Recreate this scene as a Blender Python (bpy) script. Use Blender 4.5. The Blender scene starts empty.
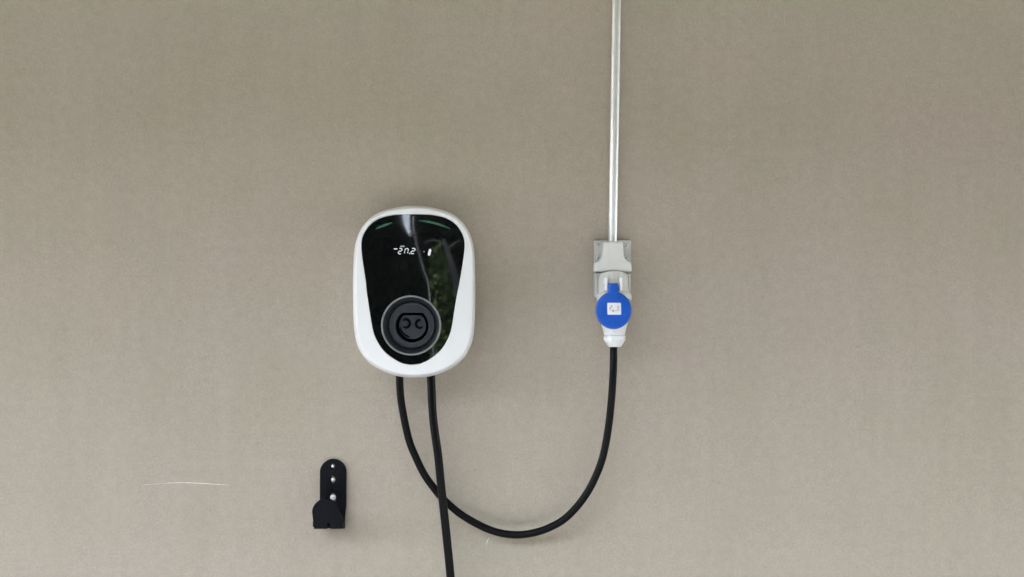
import bpy, bmesh, math, random
import numpy as np
from mathutils import Vector, Matrix

random.seed(7)
rng = np.random.default_rng(7)
scene = bpy.context.scene
col = scene.collection

# ------------------------------------------------------------------ camera
S = 0.0015            # metres per photograph pixel on the wall plane
D = 1.17              # camera to wall
H = 1.35              # height of the camera above the driveway
cam_d = bpy.data.cameras.new('camera')
cam_d.sensor_width = 36.0
cam_d.lens = 36.0 * D / (1024 * S)
cam_d.clip_start = 0.02
cam_d.clip_end = 500
cam = bpy.data.objects.new('camera', cam_d)
cam.location = (0, -D, H)
cam.rotation_euler = (math.radians(90), 0, 0)
col.objects.link(cam)
scene.camera = cam

# ------------------------------------------------------------------ sky, sun, exposure
SUN_EL, SUN_AZ = math.radians(58), math.radians(262)   # azimuth from +Y, clockwise
world = bpy.data.worlds.new('World')
scene.world = world
world.use_nodes = True
wn = world.node_tree
bg = wn.nodes['Background']
sky = wn.nodes.new('ShaderNodeTexSky')
sky.sky_type = 'NISHITA'
sky.sun_disc = False
sky.sun_elevation = SUN_EL
sky.sun_rotation = SUN_AZ
sky.air_density = 1.0
sky.dust_density = 1.6
sky.ozone_density = 1.0
hs = wn.nodes.new('ShaderNodeHueSaturation')        # thin cloud takes most of the blue out of the sky
hs.inputs['Saturation'].default_value = 0.42
wn.links.new(sky.outputs[0], hs.inputs['Color'])
wn.links.new(hs.outputs[0], bg.inputs[0])
bg.inputs[1].default_value = 0.15
sun_d = bpy.data.lights.new('sun', 'SUN')
sun_d.energy = 1.5
sun_d.angle = math.radians(14)
sun_d.color = (1.0, 0.975, 0.93)
sun = bpy.data.objects.new('sun', sun_d)
sdir = Vector((math.sin(SUN_AZ) * math.cos(SUN_EL), math.cos(SUN_AZ) * math.cos(SUN_EL), math.sin(SUN_EL)))
sun.rotation_euler = sdir.to_track_quat('Z', 'Y').to_euler()
sun.location = sdir * 10
col.objects.link(sun)

vs = scene.view_settings
vs.view_transform = 'Standard'
vs.look = 'None'
vs.exposure = 4.32
vs.gamma = 1.0
vs.use_curve_mapping = False
scene.cycles.use_denoising = True
scene.cycles.max_bounces = 10
scene.cycles.diffuse_bounces = 6
scene.cycles.sample_clamp_indirect = 6.0


# ------------------------------------------------------------------ helpers
def P(px, py, d=0.0):
    """World point that lies d metres in front of the wall, read off the photograph."""
    k = S * (1 - d / D)
    return Vector(((px - 512) * k, -d, H + (288.5 - py) * k))


def pxm(n, d=0.0):
    return n * S * (1 - d / D)


def mat(name, base=(0.5, 0.5, 0.5), rough=0.5, metal=0.0, spec=0.5, noise=0.0, nscale=60.0,
        bump=0.0, bscale=300.0, emit=None, coat=0.0, rvar=0.0):
    m = bpy.data.materials.new(name)
    m.use_nodes = True
    nt = m.node_tree
    b = nt.nodes['Principled BSDF']
    b.inputs['Base Color'].default_value = (*base, 1)
    b.inputs['Roughness'].default_value = rough
    b.inputs['Metallic'].default_value = metal
    b.inputs['Specular IOR Level'].default_value = spec
    b.inputs['Coat Weight'].default_value = coat
    tc = nt.nodes.new('ShaderNodeTexCoord')
    if noise or rvar:
        n = nt.nodes.new('ShaderNodeTexNoise')
        n.inputs['Scale'].default_value = nscale
        n.inputs['Detail'].default_value = 6
        nt.links.new(tc.outputs['Object'], n.inputs['Vector'])
        if noise:
            r = nt.nodes.new('ShaderNodeValToRGB')
            r.color_ramp.elements[0].position = 0.3
            r.color_ramp.elements[1].position = 0.7
            r.color_ramp.elements[0].color = (*[c * (1 - noise) for c in base], 1)
            r.color_ramp.elements[1].color = (*[min(1, c * (1 + noise)) for c in base], 1)
            nt.links.new(n.outputs['Fac'], r.inputs['Fac'])
            nt.links.new(r.outputs[0], b.inputs['Base Color'])
        if rvar:
            mr = nt.nodes.new('ShaderNodeMapRange')
            mr.inputs['From Min'].default_value = 0.3
            mr.inputs['From Max'].default_value = 0.7
            mr.inputs['To Min'].default_value = max(0, rough - rvar)
            mr.inputs['To Max'].default_value = min(1, rough + rvar)
            nt.links.new(n.outputs['Fac'], mr.inputs['Value'])
            nt.links.new(mr.outputs[0], b.inputs['Roughness'])
    if bump:
        n2 = nt.nodes.new('ShaderNodeTexNoise')
        n2.inputs['Scale'].default_value = bscale
        n2.inputs['Detail'].default_value = 4
        nt.links.new(tc.outputs['Object'], n2.inputs['Vector'])
        bp = nt.nodes.new('ShaderNodeBump')
        bp.inputs['Strength'].default_value = bump
        bp.inputs['Distance'].default_value = 0.001
        nt.links.new(n2.outputs['Fac'], bp.inputs['Height'])
        nt.links.new(bp.outputs[0], b.inputs['Normal'])
    if emit:
        b.inputs['Emission Color'].default_value = (*emit[0], 1)
        b.inputs['Emission Strength'].default_value = emit[1]
    return m


def tag(o, label=None, cat=None, group=None, kind=None):
    if label: o['label'] = label
    if cat: o['category'] = cat
    if group: o['group'] = group
    if kind: o['kind'] = kind
    return o


def empty(name, loc):
    o = bpy.data.objects.new(name, None)
    o.location = loc
    o.empty_display_size = 0.05
    col.objects.link(o)
    return o


def link(name, me, m, parent=None, smooth=True, angle=40):
    if smooth:
        me.shade_smooth()
        try:
            me.set_sharp_from_angle(angle=math.radians(angle))
        except Exception:
            pass
    if m is not None:
        me.materials.clear()
        me.materials.append(m)
    o = bpy.data.objects.new(name, me)
    col.objects.link(o)
    if parent is not None:
        o.parent = parent
        off = Vector((0, 0, 0))
        q = parent
        while q is not None:
            off += q.location
            q = q.parent
        me.transform(Matrix.Translation(-off))      # mesh written in world space
    return o


def mesh_py(name, v, f, m, parent=None, smooth=True, angle=40):
    me = bpy.data.meshes.new(name)
    me.from_pydata([tuple(p) for p in v], [], f)
    bm = bmesh.new(); bm.from_mesh(me)
    bmesh.ops.recalc_face_normals(bm, faces=bm.faces)
    bm.to_mesh(me); bm.free()
    return link(name, me, m, parent, smooth, angle)


def loft(rings, cap0=False, cap1=False):
    n = len(rings[0]); v = []; f = []
    for r in rings: v += list(r)
    for k in range(len(rings) - 1):
        for i in range(n):
            j = (i + 1) % n
            f.append((k * n + i, k * n + j, (k + 1) * n + j, (k + 1) * n + i))
    if cap0: f.append(tuple(range(n)))
    if cap1: f.append(tuple(range((len(rings) - 1) * n, len(rings) * n)))
    return v, f


def curve_to_mesh(cu, name):
    o = bpy.data.objects.new('tmp', cu)
    col.objects.link(o)
    dg = bpy.context.evaluated_depsgraph_get()
    me = bpy.data.meshes.new_from_object(o.evaluated_get(dg))
    bpy.data.objects.remove(o)
    bpy.data.curves.remove(cu)
    me.name = name
    return me


def slab(name, outline, d0, d1, m, parent, holes=(), bevel=0.001, res=3, xf=None):
    """Flat outline (metres: x, z) given thickness between d0 and d1 in front of the wall, edges rounded."""
    cu = bpy.data.curves.new(name, 'CURVE')
    cu.dimensions = '2D'
    cu.fill_mode = 'BOTH'
    cu.extrude = max(1e-5, (d1 - d0) / 2 - bevel)
    cu.bevel_depth = bevel
    cu.bevel_resolution = res
    cu.offset = -bevel
    for ol in (outline, *holes):
        sp = cu.splines.new('POLY')
        sp.points.add(len(ol) - 1)
        for p, q in zip(sp.points, ol): p.co = (q[0], q[1], 0, 1)
        sp.use_cyclic_u = True
    me = curve_to_mesh(cu, name)
    mid = (d0 + d1) / 2
    me.transform(Matrix(((1, 0, 0, 0), (0, 0, -1, -mid), (0, 1, 0, 0), (0, 0, 0, 1))))
    if xf is not None: me.transform(xf)
    bm = bmesh.new(); bm.from_mesh(me)
    bmesh.ops.remove_doubles(bm, verts=bm.verts, dist=1e-6)
    bmesh.ops.recalc_face_normals(bm, faces=bm.faces)
    bm.to_mesh(me); bm.free()
    return link(name, me, m, parent, True, 35)


def px_outline(pts, d):
    return [(P(x, y, d).x, P(x, y, d).z) for x, y in pts]


def rounded(pts, r, n=6):
    """Round the corners of a polygon (list of 2-tuples); r one number or one per corner."""
    out = []
    N = len(pts)
    for i in range(N):
        a, b, c = (Vector(pts[i - 1]), Vector(pts[i]), Vector(pts[(i + 1) % N]))
        rr = r[i] if hasattr(r, '__len__') else r
        u, w = (a - b), (c - b)
        t = min(rr, u.length * 0.49, w.length * 0.49)
        p0, p1 = b + u.normalized() * t, b + w.normalized() * t
        for k in range(n + 1):
            s = k / n
            out.append(tuple((1 - s) ** 2 * p0 + 2 * s * (1 - s) * b + s * s * p1))
    return out


def rect(x0, y0, x1, y1):
    return [(x0, y0), (x1, y0), (x1, y1), (x0, y1)]


def circle(cx, cy, r, n=40, a0=0.0):
    return [(cx + r * math.cos(a0 + 2 * math.pi * i / n), cy + r * math.sin(a0 + 2 * math.pi * i / n)) for i in range(n)]


def lathe(name, prof, origin, axis, m, parent, n=56, cap0=False, cap1=False, angle=35):
    """prof: (radius, distance along axis); axis a unit vector."""
    axis = Vector(axis).normalized()
    u = axis.orthogonal().normalized(); w = axis.cross(u)
    o = Vector(origin)
    rings = [[o + axis * t + (u * math.cos(2 * math.pi * i / n) + w * math.sin(2 * math.pi * i / n)) * r for i in range(n)]
             for r, t in prof]
    v, f = loft(rings, cap0, cap1)
    return mesh_py(name, v, f, m, parent, True, angle)


def smooth_path(pts, per=10):
    pts = [Vector(p) for p in pts]
    q = [pts[0] * 2 - pts[1]] + pts + [pts[-1] * 2 - pts[-2]]
    out = []
    for i in range(1, len(q) - 2):
        p0, p1, p2, p3 = q[i - 1:i + 3]
        for k in range(per):
            t = k / per
            out.append(0.5 * ((2 * p1) + (-p0 + p2) * t + (2 * p0 - 5 * p1 + 4 * p2 - p3) * t * t + (-p0 + 3 * p1 - 3 * p2 + p3) * t ** 3))
    out.append(pts[-1])
    for _ in range(3):
        out = [out[0]] + [(out[i - 1] + 2 * out[i] + out[i + 1]) / 4 for i in range(1, len(out) - 1)] + [out[-1]]
    return out


def tube(name, path, r, m, parent=None, n=20, cap=True):
    rad = r if hasattr(r, '__len__') else [r] * len(path)
    rings = []
    t_prev = None
    u = None
    for i, p in enumerate(path):
        t = (path[min(i + 1, len(path) - 1)] - path[max(i - 1, 0)]).normalized()
        if u is None: u = t.orthogonal().normalized()
        else: u = (u - t * u.dot(t)).normalized()
        w = t.cross(u)
        rings.append([p + (u * math.cos(2 * math.pi * k / n) + w * math.sin(2 * math.pi * k / n)) * rad[i] for k in range(n)])
    v, f = loft(rings, cap, cap)
    return mesh_py(name, v, f, m, parent, True, 50)


# ------------------------------------------------------------------ materials
def wall_material():
    m = bpy.data.materials.new('wall_paint')
    m.use_nodes = True
    nt = m.node_tree; N = nt.nodes; L = nt.links
    b = N['Principled BSDF']
    b.inputs['Roughness'].default_value = 0.75
    b.inputs['Specular IOR Level'].default_value = 0.25
    tc = N.new('ShaderNodeTexCoord')

    def noise(scale, detail, rough=0.55, stretch=None):
        n = N.new('ShaderNodeTexNoise')
        n.inputs['Scale'].default_value = scale
        n.inputs['Detail'].default_value = detail
        n.inputs['Roughness'].default_value = rough
        if stretch:
            mp = N.new('ShaderNodeMapping')
            mp.inputs['Scale'].default_value = stretch
            L.new(tc.outputs['Object'], mp.inputs['Vector'])
            L.new(mp.outputs[0], n.inputs['Vector'])
        else:
            L.new(tc.outputs['Object'], n.inputs['Vector'])
        return n

    def mixc(fac, a, c, mode='MIX'):
        x = N.new('ShaderNodeMix'); x.data_type = 'RGBA'; x.blend_type = mode
        for s, val in ((x.inputs['Factor'], fac), (x.inputs['A'], a), (x.inputs['B'], c)):
            if isinstance(val, (int, float)): s.default_value = val
            elif isinstance(val, tuple): s.default_value = val
            else: L.new(val, s)
        return x.outputs['Result']

    def ramp(src, p0, p1, c0=0.0, c1=1.0):
        r = N.new('ShaderNodeMapRange')
        r.inputs['From Min'].default_value = p0; r.inputs['From Max'].default_value = p1
        r.inputs['To Min'].default_value = c0; r.inputs['To Max'].default_value = c1
        L.new(src, r.inputs['Value'])
        return r.outputs[0]

    base = (0.402, 0.356, 0.284, 1)
    big = ramp(noise(1.7, 3).outputs['Fac'], 0.35, 0.65)
    c = mixc(big, base, (0.420, 0.358, 0.308, 1))
    blot = ramp(noise(3.6, 6, 0.6).outputs['Fac'], 0.40, 0.72)
    c = mixc(blot, c, (0.376, 0.341, 0.266, 1))
    streak = ramp(noise(9, 3, 0.5, (3.2, 3.2, 0.35)).outputs['Fac'], 0.35, 0.7, 0.98, 1.015)
    grain = ramp(noise(300, 4, 0.75).outputs['Fac'], 0.3, 0.7, 0.87, 1.12)
    grain2 = ramp(noise(75, 4, 0.65).outputs['Fac'], 0.3, 0.7, 0.945, 1.055)
    gm = N.new('ShaderNodeMix'); gm.data_type = 'FLOAT'; gm.inputs['B'].default_value = 1.0
    L.new(ramp(noise(14, 4, 0.6).outputs['Fac'], 0.35, 0.7, 0.0, 0.75), gm.inputs['Factor']); L.new(grain, gm.inputs['A'])
    grain = gm.outputs['Result']
    pit = N.new('ShaderNodeTexVoronoi'); pit.inputs['Scale'].default_value = 38; pit.inputs['Randomness'].default_value = 1.0
    L.new(tc.outputs['Object'], pit.inputs['Vector'])
    pitm = ramp(pit.outputs['Distance'], 0.03, 0.09, 0.86, 1.0)
    mp_ = N.new('ShaderNodeMath'); mp_.operation = 'MULTIPLY'; L.new(streak, mp_.inputs[0]); L.new(pitm, mp_.inputs[1])
    streak = mp_.outputs[0]
    mu = N.new('ShaderNodeMath'); mu.operation = 'MULTIPLY'; L.new(streak, mu.inputs[0]); L.new(grain, mu.inputs[1])
    mu2 = N.new('ShaderNodeMath'); mu2.operation = 'MULTIPLY'; L.new(mu.outputs[0], mu2.inputs[0]); L.new(grain2, mu2.inputs[1])
    cc = N.new('ShaderNodeVectorMath'); cc.operation = 'SCALE'
    L.new(c, cc.inputs[0]); L.new(mu2.outputs[0], cc.inputs['Scale'])
    # a few chips of lighter undercoat
    vo = N.new('ShaderNodeTexVoronoi'); vo.inputs['Scale'].default_value = 5.5
    L.new(tc.outputs['Object'], vo.inputs['Vector'])
    spot = ramp(vo.outputs['Distance'], 0.010, 0.017, 0.55, 0.0)
    fin = mixc(spot, cc.outputs[0], (0.62, 0.59, 0.52, 1))
    L.new(fin, b.inputs['Base Color'])
    bp = N.new('ShaderNodeBump'); bp.inputs['Strength'].default_value = 0.35; bp.inputs['Distance'].default_value = 0.0012
    L.new(noise(260, 4, 0.65).outputs['Fac'], bp.inputs['Height'])
    bp2 = N.new('ShaderNodeBump'); bp2.inputs['Strength'].default_value = 0.25; bp2.inputs['Distance'].default_value = 0.004
    L.new(noise(22, 3, 0.5).outputs['Fac'], bp2.inputs['Height']); L.new(bp.outputs[0], bp2.inputs['Normal'])
    L.new(bp2.outputs[0], b.inputs['Normal'])
    return m


M = {
    'wall': wall_material(),
    'scratch': mat('scratched_plaster', (0.85, 0.84, 0.80), 0.8, noise=0.15, nscale=200),
    'scratch_faint': mat('worn_paint', (0.50, 0.46, 0.40), 0.8, noise=0.1, nscale=200),
    'asphalt': mat('driveway_concrete', (0.125, 0.125, 0.123), 0.85, noise=0.25, nscale=8, bump=0.4, bscale=90),
    'soffit': mat('roof_boards', (0.45, 0.40, 0.275), 0.7, noise=0.1, nscale=5),
    'white': mat('white_plastic', (0.77, 0.78, 0.785), 0.3),
    'black_glass': mat('black_glass', (0.003, 0.003, 0.0035), 0.035, spec=0.5, rvar=0.02, nscale=20),
    'socket_grey': mat('socket_dark_grey', (0.026, 0.030, 0.036), 0.42, spec=0.3, noise=0.15, nscale=80, rvar=0.06),
    'socket_rim': mat('socket_rim_grey', (0.22, 0.23, 0.235), 0.32, noise=0.1, nscale=80),
    'socket_black': mat('socket_black', (0.0015, 0.0015, 0.003), 0.6, spec=0.04, noise=0.2, nscale=80),
    'digit': mat('lit_segment', (0.1, 0.1, 0.1), 0.4, emit=((0.92, 0.95, 1.0), 0.036)),
    'digit_dim': mat('dim_segment', (0.1, 0.1, 0.1), 0.4, emit=((0.55, 0.80, 0.80), 0.014)),
    'led': mat('green_light_strip', (0.004, 0.012, 0.006), 0.05, emit=((0.10, 0.50, 0.26), 0.0075)),
    'rubber': mat('black_rubber', (0.0016, 0.0016, 0.0022), 0.38, spec=0.14, noise=0.25, nscale=60, rvar=0.04),
    'hook': mat('black_nylon', (0.0028, 0.0034, 0.006), 0.5, spec=0.12, noise=0.2, nscale=60, rvar=0.08, bump=0.1, bscale=800),
    'screw': mat('zinc_screw', (0.66, 0.66, 0.65), 0.5, metal=0.2, noise=0.1, nscale=300),
    'steel': mat('galvanised_steel', (0.89, 0.905, 0.91), 0.47, metal=0.88, noise=0.03, nscale=60, rvar=0.06),
    'grey_plastic': mat('pale_grey_plastic', (0.655, 0.662, 0.635), 0.42, noise=0.03, nscale=70, rvar=0.05, bump=0.06, bscale=500),
    'grey_shell': mat('grey_plastic_shell', (0.50, 0.505, 0.485), 0.40, noise=0.05, nscale=70, rvar=0.06),
    'plug_white': mat('white_plug_plastic', (0.82, 0.83, 0.83), 0.35, noise=0.03, nscale=70, rvar=0.06),
    'blue': mat('blue_plastic', (0.007, 0.092, 0.50), 0.33, noise=0.08, nscale=50, rvar=0.08, bump=0.05, bscale=600),
    'label': mat('white_sticker', (0.80, 0.79, 0.82), 0.5, noise=0.03, nscale=200),
    'print': mat('grey_print', (0.28, 0.27, 0.26), 0.6),
    'slot': mat('screw_slot', (0.10, 0.10, 0.10), 0.5),
    'leaf': mat('dark_leaves', (0.009, 0.015, 0.007), 0.7, spec=0.2, noise=0.5, nscale=4),
    'leaf_light': mat('light_leaves', (0.09, 0.14, 0.03), 0.6, noise=0.4, nscale=5),
    'stem_grey': mat('stem_surface', (0.13, 0.128, 0.125), 0.8, noise=0.3, nscale=20),
    'streak_rod': mat('white_rod_paint', (0.75, 0.75, 0.73), 0.45, noise=0.05, nscale=20),
}

# ------------------------------------------------------------------ setting: wall, driveway, carport roof
def box(name, x0, x1, y0, y1, z0, z1, m, parent=None):
    v = [(x, y, z) for x in (x0, x1) for y in (y0, y1) for z in (z0, z1)]
    f = [(0, 1, 3, 2), (4, 6, 7, 5), (0, 4, 5, 1), (2, 3, 7, 6), (0, 2, 6, 4), (1, 5, 7, 3)]
    return mesh_py(name, v, f, m, parent, False)


wall = tag(box('wall', -8, 8, 0.0, 0.2, 0.0, 3.0, M['wall']), kind='structure')
ROOF_Z, ROOF_Y = 2.52, -1.75  # unseen roof, its edge placed to darken the upper wall
BLOCKER_EL = 29.5      # top of the added leafy mass that blocks the sky, in degrees from the charger
tag(box('driveway', -60, 60, -60, 0.2, -0.1, -0.001, M['asphalt']), kind='structure')
tag(box('roof', -8.1, 8.1, ROOF_Y, -0.002, ROOF_Z, ROOF_Z + 0.12, M['soffit']), kind='structure')


def scratch(pts, wid, m='scratch'):
    """A shallow score in the paint: a thin raised burr, tapering at both ends."""
    path = smooth_path([P(x, y, 0) for x, y in pts], 8)
    n = len(path); rings = []
    for i, p in enumerate(path):
        a = math.sin(math.pi * (0.04 + 0.92 * i / (n - 1))) ** 0.7 * (0.75 + 0.35 * random.random())
        t = (path[min(i + 1, n - 1)] - path[max(i - 1, 0)]).normalized()
        w = Vector((-t.z, 0, t.x)) * wid * a
        rings.append([p + w + Vector((0, 0.0003, 0)), p + Vector((0, -0.0004, 0)), p - w + Vector((0, 0.0003, 0))])
    v = [q for r in rings for q in r]
    f = []
    for i in range(n - 1):
        for k in range(2):
            f.append((i * 3 + k, i * 3 + k + 1, i * 3 + 3 + k + 1, i * 3 + 3 + k))
    return mesh_py('scratch', v, f, M[m], wall, False)


scratch([(160, 483.5), (178, 482.6), (195, 483), (212, 484), (229, 485)], 0.0009)
scratch([(140, 485.2), (150, 484.4), (160, 483.7)], 0.0003)
scratch([(489, 537), (487.5, 541), (485.5, 545)], 0.0007)
scratch([(784, 12), (784.4, 19), (784.2, 27)], 0.0004, 'scratch_faint')
scratch([(551, 490), (552, 493), (553, 496)], 0.0004, 'scratch_faint')
scratch([(768, 349.5), (770.5, 350.5)], 0.0007, 'scratch_faint')
scratch([(246, 476.5), (250, 477)], 0.0004, 'scratch_faint')
scratch([(728, 119), (731, 121)], 0.0008, 'scratch_faint')

# ------------------------------------------------------------------ wall box charger
CX, CY = 413.6, 291.0
NT = 192
TH = np.linspace(0, 2 * math.pi, NT, endpoint=False)


def polar_outline(pts, sm=2.0):
    """Closed outline through pixel points, resampled by angle about (CX, CY)."""
    a = np.array([[x - CX, CY - y] for x, y in pts])
    th = np.unwrap(np.arctan2(a[:, 1], a[:, 0])) % (2 * math.pi)
    o = np.argsort(th); th = th[o]; a = a[o]
    fine = []
    n = len(a)
    for i in range(n):                                       # Catmull-Rom through the points
        p0, p1, p2, p3 = a[i - 1], a[i], a[(i + 1) % n], a[(i + 2) % n]
        for t in np.linspace(0, 1, 24, endpoint=False):
            fine.append(0.5 * (2 * p1 + (p2 - p0) * t + (2 * p0 - 5 * p1 + 4 * p2 - p3) * t * t + (3 * p1 - p0 - 3 * p2 + p3) * t ** 3))
    fine = np.array(fine)
    ft = np.arctan2(fine[:, 1], fine[:, 0]) % (2 * math.pi); fr = np.hypot(fine[:, 0], fine[:, 1])
    o = np.argsort(ft); ft, fr = ft[o], fr[o]
    r = np.interp(TH, np.concatenate((ft - 2 * math.pi, ft, ft + 2 * math.pi)), np.concatenate((fr, fr, fr)))
    k = np.exp(-0.5 * (np.arange(-8, 9) / sm) ** 2); k /= k.sum()
    r = np.convolve(np.concatenate((r[-8:], r, r[:8])), k, 'valid')
    return np.stack((CX + r * np.cos(TH), CY - r * np.sin(TH)), 1)


half_o = [(10, 206.2), (20, 208.2), (31, 210.9), (38.8, 214), (45.5, 219), (50.2, 224.5), (55.5, 233), (58.8, 243.6), (60.3, 258), (61, 280), (61, 300),
          (60.4, 323), (58.9, 338), (56.0, 348), (51.2, 356), (43.2, 364.6), (29.4, 372.2), (14.5, 376.6)]
outer_px = polar_outline([(414.2, 206)] + [(414.2 + x, y) for x, y in half_o] + [(414.2, 377.7)] + [(414.2 - x, y) for x, y in half_o], 2.2)
half_i = [(413.2, 14, 214.1), (413.2, 24, 215.2), (413.2, 33.5, 217.8), (413.2, 39, 220.8), (413.2, 43.8, 224.7), (413.1, 48.8, 231.8), (413, 51.4, 238), (413, 52, 245), (412.9, 50.9, 257),
          (412.8, 47.4, 280), (412.2, 45.6, 292), (412, 43.2, 306.5), (412, 40.6, 323), (412, 38, 334.5), (412, 33.3, 344.3), (412, 28.4, 351), (412, 22.4, 356.4), (412, 11.5, 363)]
inner_px = polar_outline([(413.2, 213.9)] + [(c + x, y) for c, x, y in half_i] + [(412, 365.3)] + [(c - x, y) for c, x, y in half_i], 1.2)

PC = P(412.5, 292, 0.075)          # middle of the glass


def glass_d(x, z):
    """Depth of the gently domed glass at world x, z; it rolls back towards its top edge."""
    u, w = x - PC.x, z - PC.z
    d = 0.0775 - u * u / (2 * 1.5) - w * w / (2 * 4.0)
    e = max(0.0, w - 0.078)
    return d - e * e / (2 * 0.16)


def glass_pt(px, py, off=0.0):
    d = 0.076
    for _ in range(5):
        p = P(px, py, d)
        d = glass_d(p.x, p.z)
    return P(px, py, d) + Vector((0, -off, 0))


charger = tag(empty('wall_charger', P(414, 291, 0)),
              'white rounded wall charger with black glass front and round charging socket', 'charger')

# moulded shell, from the wall out to the lip round the glass
DS = 0.052
rings = []
for d, sc in ((0.0005, 0.90), (0.010, 0.935), (0.022, 0.966), (0.037, 0.990), (0.046, 0.998), (DS, 1.0)):
    rings.append([P(CX + (x - CX) * sc, CY + (y - CY) * sc, d) for x, y in outer_px])
edge_d = [-glass_pt(x, y).y for x, y in inner_px]
for t in [math.radians(q) for q in (6, 12, 19, 26, 34, 42, 50, 58, 66, 74, 82, 90)] + [2.0, 2.5, 2.95]:
    r = []
    for (ox, oy), (ix, iy), di in zip(outer_px, inner_px, edge_d):
        w_here = math.hypot(ox - ix, oy - iy)
        roll = min(0.6 * w_here, 2.6 + 0.08 * w_here)           # pixels taken by the rounded edge
        rem = 0.00012 * (w_here - roll)
        top = di + 0.0012 - rem
        if t <= 1.571:
            b = roll / w_here * (1 - math.cos(t)); d = DS + (top - DS) * math.sin(t)
        else:
            q = t - 2.0 + 0.05; b = (roll + (w_here - roll) * q) / w_here; d = top + rem * q
        r.append(P(ox + (ix - ox) * b, oy + (iy - oy) * b, d))
    rings.append(r)
rings.append([P(ix, iy, di + 0.0011) for (ix, iy), di in zip(inner_px, edge_d)])
rings.append([P(CX + (ix - CX) * 0.994, CY + (iy - CY) * 0.994, di + 0.0004) for (ix, iy), di in zip(inner_px, edge_d)])
rings.append([P(CX + (ix - CX) * 0.992, CY + (iy - CY) * 0.992, di - 0.006) for (ix, iy), di in zip(inner_px, edge_d)])
v, f = loft(rings, True, False)
shell = mesh_py('shell', v, f, M['white'], charger, True, 60)

# glass front with the opening for the socket
SX, SY, SR = 411.2, 325.4, 30.0
ang = [math.atan2(SY - y, x - SX) for x, y in inner_px]
rings = []
for t in np.linspace(0, 1, 26):
    r = []
    for (ix, iy), a in zip(inner_px, ang):
        ex, ey = CX + (ix - CX) * 0.9915, CY + (iy - CY) * 0.9915
        hx, hy = SX + 28.6 * math.cos(a), SY - 28.6 * math.sin(a)
        r.append(glass_pt(ex + (hx - ex) * t, ey + (hy - ey) * t))
    rings.append(r)
back = [q + Vector((0, 0.005, 0)) for q in rings[0]]
v, f = loft([back] + rings)
glass = mesh_py('glass_front', v, f, M['black_glass'], charger, True, 50)

# charging socket
SO = glass_pt(SX, SY)
k = S * (1 + SO.y / D)                 # metres per pixel at that depth
AX = Vector((0, -1, 0))
socket = lathe('socket', [(28.4 * k, -0.006), (28.4 * k, 0.0005), (27.6 * k, 0.0015), (26.6 * k, -0.0005), (25.9 * k, -0.0065), (24.6 * k, -0.0085),
                          (24.4 * k, -0.0125), (23.4 * k, -0.0125), (23.1 * k, -0.0068), (22.4 * k, -0.0058), (20.6 * k, -0.0060)],
               SO, AX, M['socket_grey'], charger, 72)
lathe('socket_rim', [(28.2 * k, -0.001), (28.3 * k, 0.0018), (28.9 * k, 0.0028), (29.6 * k, 0.0026), (30.1 * k, 0.0012), (30.2 * k, -0.002)], SO, AX, M['socket_rim'], socket, 72)


def d_outline(r, flat, n=64, cx=411.5, cy=326.0):
    pts = []
    a0 = math.asin(flat / r)
    for i in range(n + 1):
        a = math.pi - a0 + (math.pi + 2 * a0) * i / n
        pts.append((cx + r * math.cos(a), cy - r * math.sin(a)))
    return pts


dS = -SO.y
dop = rounded(d_outline(16.6, 13.0), 1.8, 2)
# face plate with D shaped well
face = slab('socket_face', px_outline(circle(SX, SY, 20.9, 72), dS), dS - 0.020, dS - 0.0062, M['socket_grey'], socket,
            holes=[px_outline(dop, dS)], bevel=0.0009)
slab('contact_block', px_outline(rounded(d_outline(13.7, 10.6), 1.6, 2), dS), dS - 0.030, dS - 0.0115, M['socket_grey'], socket, bevel=0.0009)
slab('well_floor', px_outline(circle(SX, SY, 20.5, 48), dS), dS - 0.034, dS - 0.030, M['socket_black'], socket, bevel=0.0005)


def arc_rib(name, cx, cy, r, a0, a1, wpx, parent, dd, m):
    path = []
    for i in range(25):
        a = math.radians(a0 + (a1 - a0) * i / 24)
        path.append(P(cx + r * math.cos(a), cy - r * math.sin(a), dd))
    n = len(path)
    rad = [wpx * k * (0.35 + 0.65 * min(1, 6 * min(i, n - 1 - i) / n)) for i in range(n)]
    return tube(name, path, rad, m, parent, 10)


dd = dS - 0.0112  # black arcs raised on the block stand in for dark grooves
arc_rib('pin_groove', 405.7, 323.4, 4.1, 140, -130, 1.25, socket, dd, M['socket_black'])
arc_rib('pin_groove', 419.8, 323.9, 4.0, 70, 320, 1.25, socket, dd, M['socket_black'])
arc_rib('lower_groove', 411.6, 325.6, 11.4, 186, 262, 0.9, socket, dd, M['socket_black'])
for cx, cy in ((405.4, 323.4), (420.2, 323.9)):
    q = P(cx, cy, dS - 0.0118)
    lathe('contact_pin', [(0.0001, 0.0012), (1.9 * k, 0.0010), (2.3 * k, -0.0005)], q, AX, M['socket_grey'], socket, 24, cap0=True)

# green light strip under the top of the glass
def glass_strip(name, pts, wpx, m, parent, off=0.0003, taper=True):
    n = len(pts); rows = []
    for i, (x, y) in enumerate(pts):
        x0, y0 = pts[max(i - 1, 0)]; x1, y1 = pts[min(i + 1, n - 1)]
        L_ = math.hypot(x1 - x0, y1 - y0); nx, ny = -(y1 - y0) / L_, (x1 - x0) / L_
        w = wpx * (math.sin(math.pi * (i + 0.3) / (n - 0.4)) ** 0.5 if taper else 1)
        rows.append([glass_pt(x + nx * w * s, y + ny * w * s, off if abs(s) < 1 else -0.0002) for s in (-1, -0.9, 0, 0.9, 1)])
    v = [q for r in rows for q in r]
    f = [(i * 5 + j, i * 5 + j + 1, i * 5 + 5 + j + 1, i * 5 + 5 + j) for i in range(n - 1) for j in range(4)]
    return mesh_py(name, v, f, m, parent, True, 80)


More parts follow.
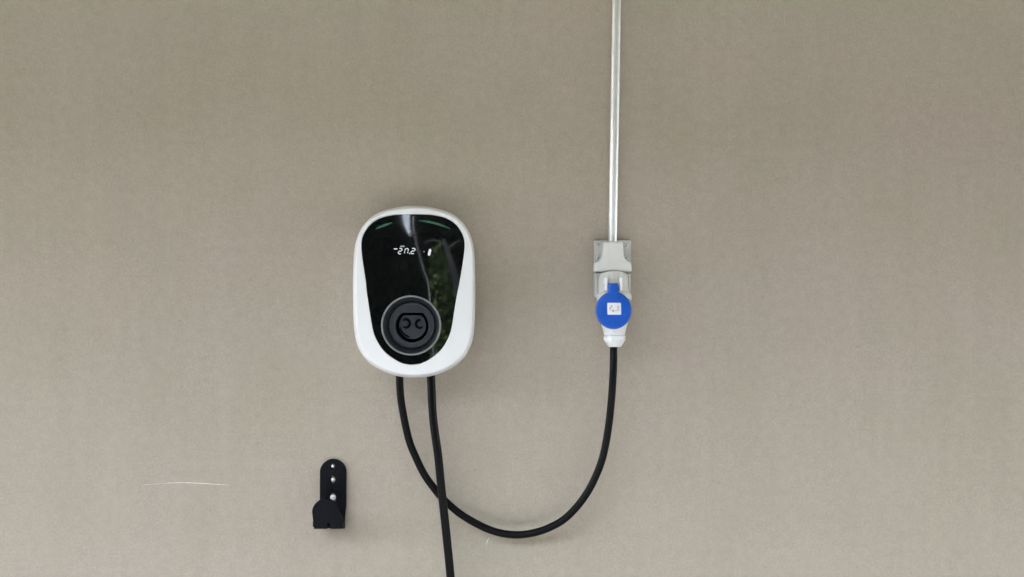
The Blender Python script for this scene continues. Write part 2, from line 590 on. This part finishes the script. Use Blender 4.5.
def led_arc(x):
    return 220.6 + 8.6 * (abs(x - 413) / 37.5) ** 2.3


for xa, xb in ((375.5, 392.5), (418.5, 450.5)):
    glass_strip('light_strip', [(x, led_arc(x)) for x in np.linspace(xa, xb, 24)], 1.25, M['led'], glass)

# read-out: slanted seven segment figures
display = empty('display', glass_pt(412, 251))
display.parent = charger
display.location = glass_pt(412, 251) - charger.location


def seg_bar(x0, y0, x1, y1, w, m):
    L_ = math.hypot(x1 - x0, y1 - y0); ux, uy = (x1 - x0) / L_, (y1 - y0) / L_
    nx, ny = -uy, ux
    h = w / 2
    pts = [(x0, y0), (x0 + ux * h + nx * h, y0 + uy * h + ny * h), (x1 - ux * h + nx * h, y1 - uy * h + ny * h), (x1, y1),
           (x1 - ux * h - nx * h, y1 - uy * h - ny * h), (x0 + ux * h - nx * h, y0 + uy * h - ny * h)]
    v = [glass_pt(x, y, 0.0005) for x, y in pts] + [glass_pt(x, y, -0.0006) for x, y in pts]
    f = [(0, 1, 2, 3, 4, 5)] + [(i, (i + 1) % 6, 6 + (i + 1) % 6, 6 + i) for i in range(6)]
    return mesh_py('segment', v, f, m, display, False)


def figure(x, y, w, h, segs, sl=0.18, t=0.95, m=None):
    """x, y: lower left corner; letters a..g as on a seven segment read-out."""
    m = m or M['digit']
    q = lambda a, b: (x + a * w + b * h * sl, y - b * h)
    e = 0.04
    S7 = {'a': (q(e, 1), q(1 - e, 1)), 'b': (q(1, 1 - e), q(1, .5 + e)), 'c': (q(1, .5 - e), q(1, e)), 'd': (q(e, 0), q(1 - e, 0)),
          'e': (q(0, e), q(0, .5 - e)), 'f': (q(0, .5 + e), q(0, 1 - e)), 'g': (q(e, .5), q(1 - e, .5))}
    for s in segs:
        (a, b), (c, d_) = S7[s]
        seg_bar(a, b, c, d_, t, m)


seg_bar(393.6, 248.9, 397.6, 248.9, 1.1, M['digit'])
figure(398.2, 253.8, 3.0, 5.4, 'abged', t=0.95)
seg_bar(400.0, 246.3, 405.0, 246.3, 1.6, M['digit_dim'])
figure(404.4, 253.6, 3.2, 5.0, 'efabc', t=0.85)
seg_bar(408.9, 253.6, 410.4, 253.6, 1.3, M['digit'])
figure(410.9, 253.6, 3.4, 5.2, 'abged', t=0.95)
seg_bar(423.2, 251.6, 424.8, 251.6, 1.4, M['digit_dim'])
seg_bar(428.7, 256.0, 430.5, 248.6, 2.6, M['digit'])

# ------------------------------------------------------------------ hook
hook = tag(empty('cable_hook', P(332.6, 500, 0)), 'small black cable hook with three screw holes screwed to the wall', 'hook')
ol = [(319.8 + 0.0, 528.5), (319.8, 472.5)]
ol = []
for i in range(25):
    a = math.pi - math.pi * i / 24
    ol.append((332.8 + 13.1 * math.cos(a), 472.4 - 13.1 * math.sin(a)))
ol += [(345.9, 506.0), (343.6, 528.4), (331.6, 528.6), (331.2, 520.5), (319.7, 519.5)]
hp = 0.0055


def drop(cx, cy, rx, ry, n=24):
    return [(cx + rx * math.cos(2 * math.pi * i / n), cy + ry * math.sin(2 * math.pi * i / n)) for i in range(n)]


slab('back_plate', px_outline(ol, hp), 0.0006, hp, M['hook'], hook,
     holes=[px_outline(drop(332.6, 466.1, 2.5, 2.7), hp), px_outline(drop(332.6, 479.6, 2.7, 4.0), hp), px_outline(drop(332.6, 498.0, 3.6, 5.0), hp)], bevel=0.001)
for cx, cy, r in ((332.6, 466.1, 1.7), (333.2, 479.6, 2.1), (333.2, 497.4, 2.9)):
    q = P(cx, cy, 0.0035)
    s_ = lathe('screw', [(0.0001, 0.0016), (r * S * 0.6, 0.0014), (r * S * 0.95, 0.0006), (r * S, -0.001), (r * S * 0.6, -0.0035)], q, AX, M['screw'], hook, 24, cap0=True)
DL0, DL1 = 0.044, 0.0505
# upturned front lobe with a slit at its foot
lob = []
cxl, cyl, rl = 325.2, 512.6, 13.4
for i in range(25):
    a = math.pi - math.pi * i / 24
    lob.append((cxl + rl * math.cos(a), cyl - rl * math.sin(a) * 1.0))
lob += [(340.6, 516.5), (342.4, 520.5), (342.2, 529.0), (330.6, 529.2), (329.2, 523.2), (327.8, 523.2), (326.8, 529.2), (313.9, 529.2)]
slab('front_lobe', px_outline(lob, DL1), DL0, DL1, M['hook'], hook, bevel=0.0014)
# cradle arm between plate and lobe (side view profile swept across)
def xz_prism(name, prof, x0f, x1f, m, parent, bev=0.0008):
    """prof: (d, z) side profile; swept between two x positions in metres."""
    v = [(x0f, -d, z) for d, z in prof] + [(x1f, -d, z) for d, z in prof]
    n = len(prof)
    f = [tuple(range(n)), tuple(range(n, 2 * n))] + [(i, (i + 1) % n, n + (i + 1) % n, n + i) for i in range(n)]
    me = bpy.data.meshes.new(name); me.from_pydata(v, [], f)
    bm = bmesh.new(); bm.from_mesh(me)
    bmesh.ops.recalc_face_normals(bm, faces=bm.faces)
    bmesh.ops.bevel(bm, geom=bm.edges[:], offset=bev, segments=2, affect='EDGES', clamp_overlap=True)
    bm.to_mesh(me); bm.free()
    return link(name, me, m, parent, True, 35)


zA = P(0, 517.0, 0).z
zL = P(0, 521.0, DL1).z
x0, x1 = P(320.3, 0, 0).x, P(345.4, 0, 0).x
xm = (x0 + x1) / 2
prof = [(0.005, zA + 0.006), (0.012, zA + 0.001), (0.025, zA - 0.0025), (0.036, zA - 0.001), (DL0 + 0.002, zL + 0.006),
        (DL0 + 0.002, zL + 0.001), (0.036, zA - 0.006), (0.025, zA - 0.0075), (0.012, zA - 0.005), (0.005, zA - 0.003)]
xz_prism('cradle_arm', prof, x0 + 0.001, x1 - 0.001, M['hook'], hook)
zb0 = P(0, 528.6, 0).z; zb1 = P(0, 529.0, DL1).z
ribp = [(0.0006, zA - 0.001), (0.020, zA - 0.004), (0.036, zA - 0.003), (DL0 + 0.001, zL), (DL0 + 0.001, zb1 + 0.001), (0.0006, zb0)]
xz_prism('rib', ribp, x0, x0 + 0.005, M['hook'], hook)
xz_prism('rib', ribp, x1 - 0.005, x1, M['hook'], hook)
xz_prism('rib', ribp, xm + 0.0005, xm + 0.0045, M['hook'], hook)

# ------------------------------------------------------------------ conduit
path = [P(612.6 + 4.1 * (241.8 - y) / 242, y, 0.0085) for y in np.linspace(241.8, -420, 40)]
conduit = tube('conduit', path, 0.0066, M['steel'], None, 40)
tag(conduit, 'straight pale metal conduit pipe running up the wall from the socket', 'conduit')

# ------------------------------------------------------------------ blue capped wall socket
outlet = tag(empty('power_outlet', P(613, 285, 0)), 'pale grey wall mounted power outlet with round blue hinged lid', 'power outlet')
g = M['grey_plastic']
slab('back_plate', px_outline(rounded(rect(594.3, 240.2, 631.2, 272.8), 1.6), 0.010), 0.0003, 0.010, M['grey_shell'], outlet, bevel=0.0012)
cov = [(603.6, 241.4), (623.0, 241.4), (624.6, 257), (627.2, 260.8), (631.6, 262.2), (632.4, 271.6), (594.2, 271.6), (595.0, 262.2), (599.6, 260.8), (602.2, 257)]
slab('cover', px_outline(rounded(cov, 2.2), 0.034), 0.009, 0.034, g, outlet, bevel=0.0032, res=4)
for cx, cy in ((597.6, 245.0), (626.6, 245.0), (626.8, 258.0), (598.2, 258.0)):
    q = P(cx, cy, 0.010)
    s_ = lathe('screw', [(0.0001, 0.0022), (1.5 * S, 0.0020), (1.9 * S, 0.0012), (2.0 * S, -0.001)], q, AX, M['screw'], outlet, 20, cap0=True)
    slab('screw_slot', px_outline([(cx - 1.2, cy + 0.9), (cx + 1.0, cy - 1.2), (cx + 1.4, cy - 0.8), (cx - 0.8, cy + 1.3)], 0.0125), 0.0118, 0.0126, M['slot'], s_, bevel=0.0001)
# lower housing and barrel
slab('lower_housing', px_outline(rounded(rect(594.8, 272.6, 631.2, 298.6), [2, 2, 5, 5]), 0.026), 0.0003, 0.026, M['grey_shell'], outlet, bevel=0.004, res=4)
TILT = math.radians(14)
DN = Vector((0, -math.sin(TILT), -math.cos(TILT)))
bo = P(613.2, 274.0, 0.0225)
kk = S * (1 - 0.03 / D)
lathe('barrel', [(9.5 * kk, -0.001), (13.2 * kk, 0.001), (14.6 * kk, 0.006), (14.9 * kk, 0.030), (17.1 * kk, 0.032), (17.4 * kk, 0.034), (17.4 * kk, 0.0395), (17.0 * kk, 0.041), (15.2 * kk, 0.041)],
      bo, DN, g, outlet, 56, cap0=True)
# hinge lugs
for xa, xb in ((604.4, 607.4), (619.2, 622.2)):
    slab('hinge_lug', px_outline(rounded(rect(xa, 277.5, xb, 290.5), 1.2), 0.056), 0.040, 0.0600, M['plug_white'], outlet, bevel=0.0012)
q0 = P(606.5, 285.6, 0.0545); q1 = P(620.2, 285.6, 0.0545)
lathe('hinge_pin', [(0.0015, -0.0055), (0.0015, (q1 - q0).length + 0.0055)], q0, (q1 - q0), M['screw'], outlet, 16, True, True)
# lid, leaning on the plug
DLID = 0.068
lid_xf = Matrix.Translation(P(613.8, 310.2, 0.061)) @ Matrix.Rotation(math.radians(-7), 4, 'X') @ Matrix.Translation(-P(613.8, 310.2, 0.061))
lc = []
R_ = 17.9
a_tab = math.asin(5.1 / R_)
for i in range(65):
    a = math.pi / 2 + a_tab + (2 * math.pi - 2 * a_tab) * i / 64
    lc.append((613.9 + R_ * math.cos(a), 310.6 - R_ * 1.06 * math.sin(a)))
lc += [(619.0, 287.6), (618.4, 283.2), (609.0, 283.2), (608.6, 287.6)]
lid = slab('lid', px_outline(lc, DLID), DLID - 0.009, DLID, M['blue'], outlet, bevel=0.0026, res=5, xf=lid_xf)
slab('lid_disc', px_outline(circle(613.9, 310.4, 14.4, 56), DLID), DLID - 0.004, DLID + 0.0009, M['blue'], lid, bevel=0.0009, xf=lid_xf)
st = slab('sticker', px_outline(rounded(rect(607.3, 303.4, 621.0, 315.4), 1.0), DLID), DLID - 0.001, DLID + 0.0015, M['label'], lid, bevel=0.0002, xf=lid_xf)
for shp in ([(611.6, 312.2), (613.0, 309.8), (614.4, 312.2)], rect(611.2, 305.8, 612.0, 308.2), rect(617.6, 306.0, 618.2, 311.5), rect(609.6, 307.8, 610.4, 310.6), rect(615.2, 310.9, 616.6, 311.6)):
    slab('print', px_outline(shp, DLID), DLID + 0.0010, DLID + 0.0019, M['print'], lid, bevel=0.0001, xf=lid_xf)

# ------------------------------------------------------------------ power lead: cable + plug
lead = tag(empty('power_lead', P(613.5, 335, 0.03)), 'black power cable looping from the charger to the white plug under the blue lid', 'power cable')
plug_o = bo + DN * 0.036
T2 = math.radians(4)
DN2 = Vector((0.004, -math.sin(T2), -math.cos(T2))).normalized()
L_plug = (P(0, 346.8, 0.04).z - plug_o.z) / DN2.z
kk = S * (1 - 0.04 / D)
f_ = lambda y: (P(0, y, 0.04).z - plug_o.z) / DN2.z
lathe('plug_body', [(14.0 * kk, 0.0), (14.6 * kk, 0.002), (14.8 * kk, f_(312)), (14.2 * kk, f_(320)), (12.9 * kk, f_(325)), (11.2 * kk, f_(331)), (10.5 * kk, f_(335)), (9.6 * kk, f_(336.5))],
      plug_o, DN2, M['plug_white'], lead, 48, cap0=True)
lathe('gland_nut', [(9.0 * kk, f_(335)), (10.5 * kk, f_(335.6)), (11.0 * kk, f_(336.6)), (10.9 * kk, f_(340)), (9.6 * kk, f_(342.2)), (7.2 * kk, f_(345.6)), (6.3 * kk, f_(346.9)), (5.0 * kk, f_(347.2)), (4.6 * kk, f_(345))],
      plug_o, DN2, M['plug_white'], lead, 48, angle=28)
end = plug_o + DN2 * f_(340)
d_end = -end.y
c1 = [(399.3, 366, .034), (399.5, 377, .034), (401.2, 402, .034), (408.4, 438, .032), (415.5, 456.5, .030), (423.8, 473.6, .028), (432.4, 486, .026), (441.8, 497.6, .024), (459.5, 513.4, .022), (480, 525.4, .022), (497, 532.2, .023),
      (515, 534.8, .024), (532, 533.2, .025), (549, 527.8, .026), (567, 517, .028), (586, 494.8, .031), (600.2, 465.5, .034), (606.8, 438, .037), (611.0, 405, .040), (613.2, 372, .043), (613.6, 352, d_end + 0.001), (613.7, 338, d_end)]
path = smooth_path([P(*c) for c in c1], 8)
tube('cable', path, 0.0054, M['rubber'], lead, 20)

# ------------------------------------------------------------------ charging cable
c2 = [(430.9, 364, .036), (431.0, 377, .036), (432.6, 412, .040), (435.2, 435, .042), (438.2, 456, .043), (441.6, 490, .042), (446.0, 531, .040), (450.6, 577, .038), (455.5, 640, .036), (459, 740, .034), (461, 860, .034), (465, 960, .036)]
path = smooth_path([P(*c) for c in c2] + [Vector((-0.05, -0.05, 0.22)), Vector((-0.02, -0.09, 0.07)), Vector((0.06, -0.14, 0.010)), Vector((0.22, -0.2, 0.0066)), Vector((0.5, -0.24, 0.0066))], 8)
cc_ = tube('charging_cable', path, 0.0060, M['rubber'], None, 20)
tag(cc_, 'thicker black cable hanging straight down from the charger in front of the loop', 'charging cable')

# ------------------------------------------------------------------ unseen things set behind the camera for the black glass to mirror
def mirror_pt(px, py, ydist):
    """Point ydist in front of the wall that the domed glass mirrors towards the camera at that pixel."""
    e = 0.002
    p = glass_pt(px, py)
    gx = (glass_d(p.x + e, p.z) - glass_d(p.x - e, p.z)) / (2 * e)
    gz = (glass_d(p.x, p.z + e) - glass_d(p.x, p.z - e)) / (2 * e)
    n = Vector((-gx, -1, -gz)).normalized()
    i = (p - cam.location).normalized()
    r = i - 2 * i.dot(n) * n
    return p + r * ((-ydist - p.y) / r.y)


def leaf_mass(name, m, parent, spots, count, leaf):
    """Many small leaf blades spread through ellipsoids (centre, radii)."""
    vol = np.array([r[0] * r[1] * r[2] for c, r in spots]) ** 0.67
    v = []; f = []
    for (c, r), n in zip(spots, (vol / vol.sum() * count).astype(int)):
        u = rng.normal(size=(n, 3)); u /= np.linalg.norm(u, axis=1)[:, None]
        rad = rng.uniform(0.55, 1.0, n) ** 0.5
        pos = np.array(c) + u * rad[:, None] * np.array(r) * (1 + 0.12 * rng.normal(size=n))[:, None]
        for p in pos:
            a = rng.normal(size=3); a /= np.linalg.norm(a)
            b = np.cross(a, rng.normal(size=3)); b /= np.linalg.norm(b)
            s = leaf * rng.uniform(0.6, 1.3)
            k0 = len(v)
            v += [p - a * s, p + b * s * 0.45, p + a * s, p - b * s * 0.45]
            f.append((k0, k0 + 1, k0 + 2, k0 + 3))
    me = bpy.data.meshes.new(name)
    me.from_pydata([tuple(q) for q in v], [], f)
    return link(name, me, m, parent, False)


def sky_blocker(name, edge, label, leaves, back=0.0):
    """Added leafy mass that blocks the sky: a solid lumpy core with leaf blades standing off its faces; edge is its outline in x, z."""
    h = tag(empty(name, (sum(p[0] for p in edge) / len(edge), BLOCKER_Y - 0.5, 0)), label, 'sky_blocker', kind='structure')
    y0, y1 = BLOCKER_Y - back, BLOCKER_Y - 1.0 - back
    n = len(edge)
    v = [(x, y0, z) for x, z in edge] + [(x, y1, z) for x, z in edge]
    f = [tuple(range(n)), tuple(range(n, 2 * n))] + [(i, (i + 1) % n, n + (i + 1) % n, n + i) for i in range(n)]
    mesh_py('core', v, f, M['leaf'], h, False)
    xs = [p[0] for p in edge]; zs = [p[1] for p in edge]

    def inside(x, z):
        c = False
        for a in range(n):
            (xa, za), (xb, zb) = edge[a], edge[a - 1]
            if (za > z) != (zb > z) and x < (xb - xa) * (z - za) / (zb - za) + xa: c = not c
        return c
    vv = []; ff = []
    while len(ff) < leaves:
        x, z = rng.uniform(max(-5, min(xs)), min(5, max(xs))), rng.uniform(0.02, max(zs))
        if not inside(x, z): continue
        p = np.array((x, y0 + 0.10 * rng.random(), z))
        a = rng.normal(size=3); a /= np.linalg.norm(a)
        b = np.cross(a, rng.normal(size=3)); b /= np.linalg.norm(b)
        q = 0.07 * rng.uniform(0.6, 1.3)
        k0 = len(vv)
        vv += [p - a * q, p + b * q * 0.45, p + a * q, p - b * q * 0.45]
        ff.append((k0, k0 + 1, k0 + 2, k0 + 3))
    me = bpy.data.meshes.new('leaves'); me.from_pydata([tuple(q) for q in vv], [], ff)
    link('leaves', me, M['leaf'], h, False)
    return h


BLOCKER_Y = -6.0
BLOCKER_TOP = H + 6.0 * math.tan(math.radians(BLOCKER_EL))
mp = lambda x, y: (lambda p: (p.x, p.z))(mirror_pt(x, y, 6.0))
g_l = [mp(396.5, 213), mp(397.5, 222), mp(401.5, 232), mp(406, 241)]       # sides of a gap shaped to mirror as a bright streak
g_r = [mp(409.5, 213), mp(409, 222), mp(409.5, 232), mp(410, 241)]
xg = mp(409, 246)[0]
lefth = [(-25.0, 0.0), (xg + 0.1, 0.0), (xg + 0.1, 0.9)] + g_l[::-1] + [(g_l[0][0] - 0.1, BLOCKER_TOP), (-25.0, BLOCKER_TOP)]
righth = [(25.0, 0.0), (25.0, BLOCKER_TOP + 1.2), (3.0, BLOCKER_TOP + 1.0), (1.0, BLOCKER_TOP + 0.8), (g_r[0][0] + 0.1, BLOCKER_TOP)] + g_r + [(xg, 0.9), (xg, 0.0)]  # raised on the right to cut the sky light from that side
print('GAP', g_l, g_r, xg, BLOCKER_TOP)
sky_blocker('sky_blocker', lefth, 'added dark leaf mass blocking the sky, mirrored in the left half of the black glass', 5000)
sky_blocker('sky_blocker', righth, 'added dark leaf mass blocking the sky, mirrored in the right half of the black glass', 5000, 0.12)
pp = [mirror_pt(x, y, 4.2) for x, y in ((413.5, 217), (413.2, 224), (415, 236), (419, 252), (424, 272), (430, 296))]
pp.append(Vector((pp[-1].x + 0.1, pp[-1].y, -0.02)))
streak_rod = tube('streak_rod', smooth_path(pp, 6), 0.008, M['streak_rod'], None, 12)  # added rod, bent so the glass shows it as a bright line
tag(streak_rod, 'slim pale rod added to mirror as a bright line in the black glass', 'streak_rod', kind='structure')
c = mirror_pt(439, 285, 4.6)
shrub = leaf_mass('shrub', M['leaf_light'], None, [((c.x, c.y, c.z), (0.16, 0.2, 0.45)), ((c.x + 0.1, c.y, c.z - 0.5), (0.25, 0.25, 0.5)), ((c.x + 0.1, c.y, 0.35), (0.35, 0.3, 0.4))], 1500, 0.05)
tag(shrub, 'light green shrub mirrored in the right of the black glass', 'shrub', kind='structure')
pp = [mirror_pt(x, y, 4.9) for x, y in ((443, 238), (447, 250), (452, 266), (457, 285), (460, 305))]
pp.append(Vector((pp[-1].x + 0.15, pp[-1].y, -0.05)))
grey_stem = tube('stand_in_stem', smooth_path(pp, 6), [0.022 + 0.0022 * i for i in range(31)], M['stem_grey'], None, 12)  # added stem and side stems, standing in for grey shapes in the glass
for pts, r0 in ((((447, 250), (441, 243), (433, 240), (424, 243)), 0.016), (((452, 266), (444, 262), (436, 263), (429, 259)), 0.014), (((447, 250), (455, 243), (461, 240)), 0.014), (((457, 285), (452, 279), (443, 277)), 0.013)):
    bp_ = smooth_path([mirror_pt(x, y, 4.9) for x, y in pts], 6)
    tube('side_stem', bp_, [r0 * (1 - 0.6 * i / len(bp_)) for i in range(len(bp_))], M['stem_grey'], grey_stem, 8)
tag(grey_stem, 'leaning grey stem added in place of grey shapes mirrored at the right edge of the black glass', 'grey_stem', kind='structure')
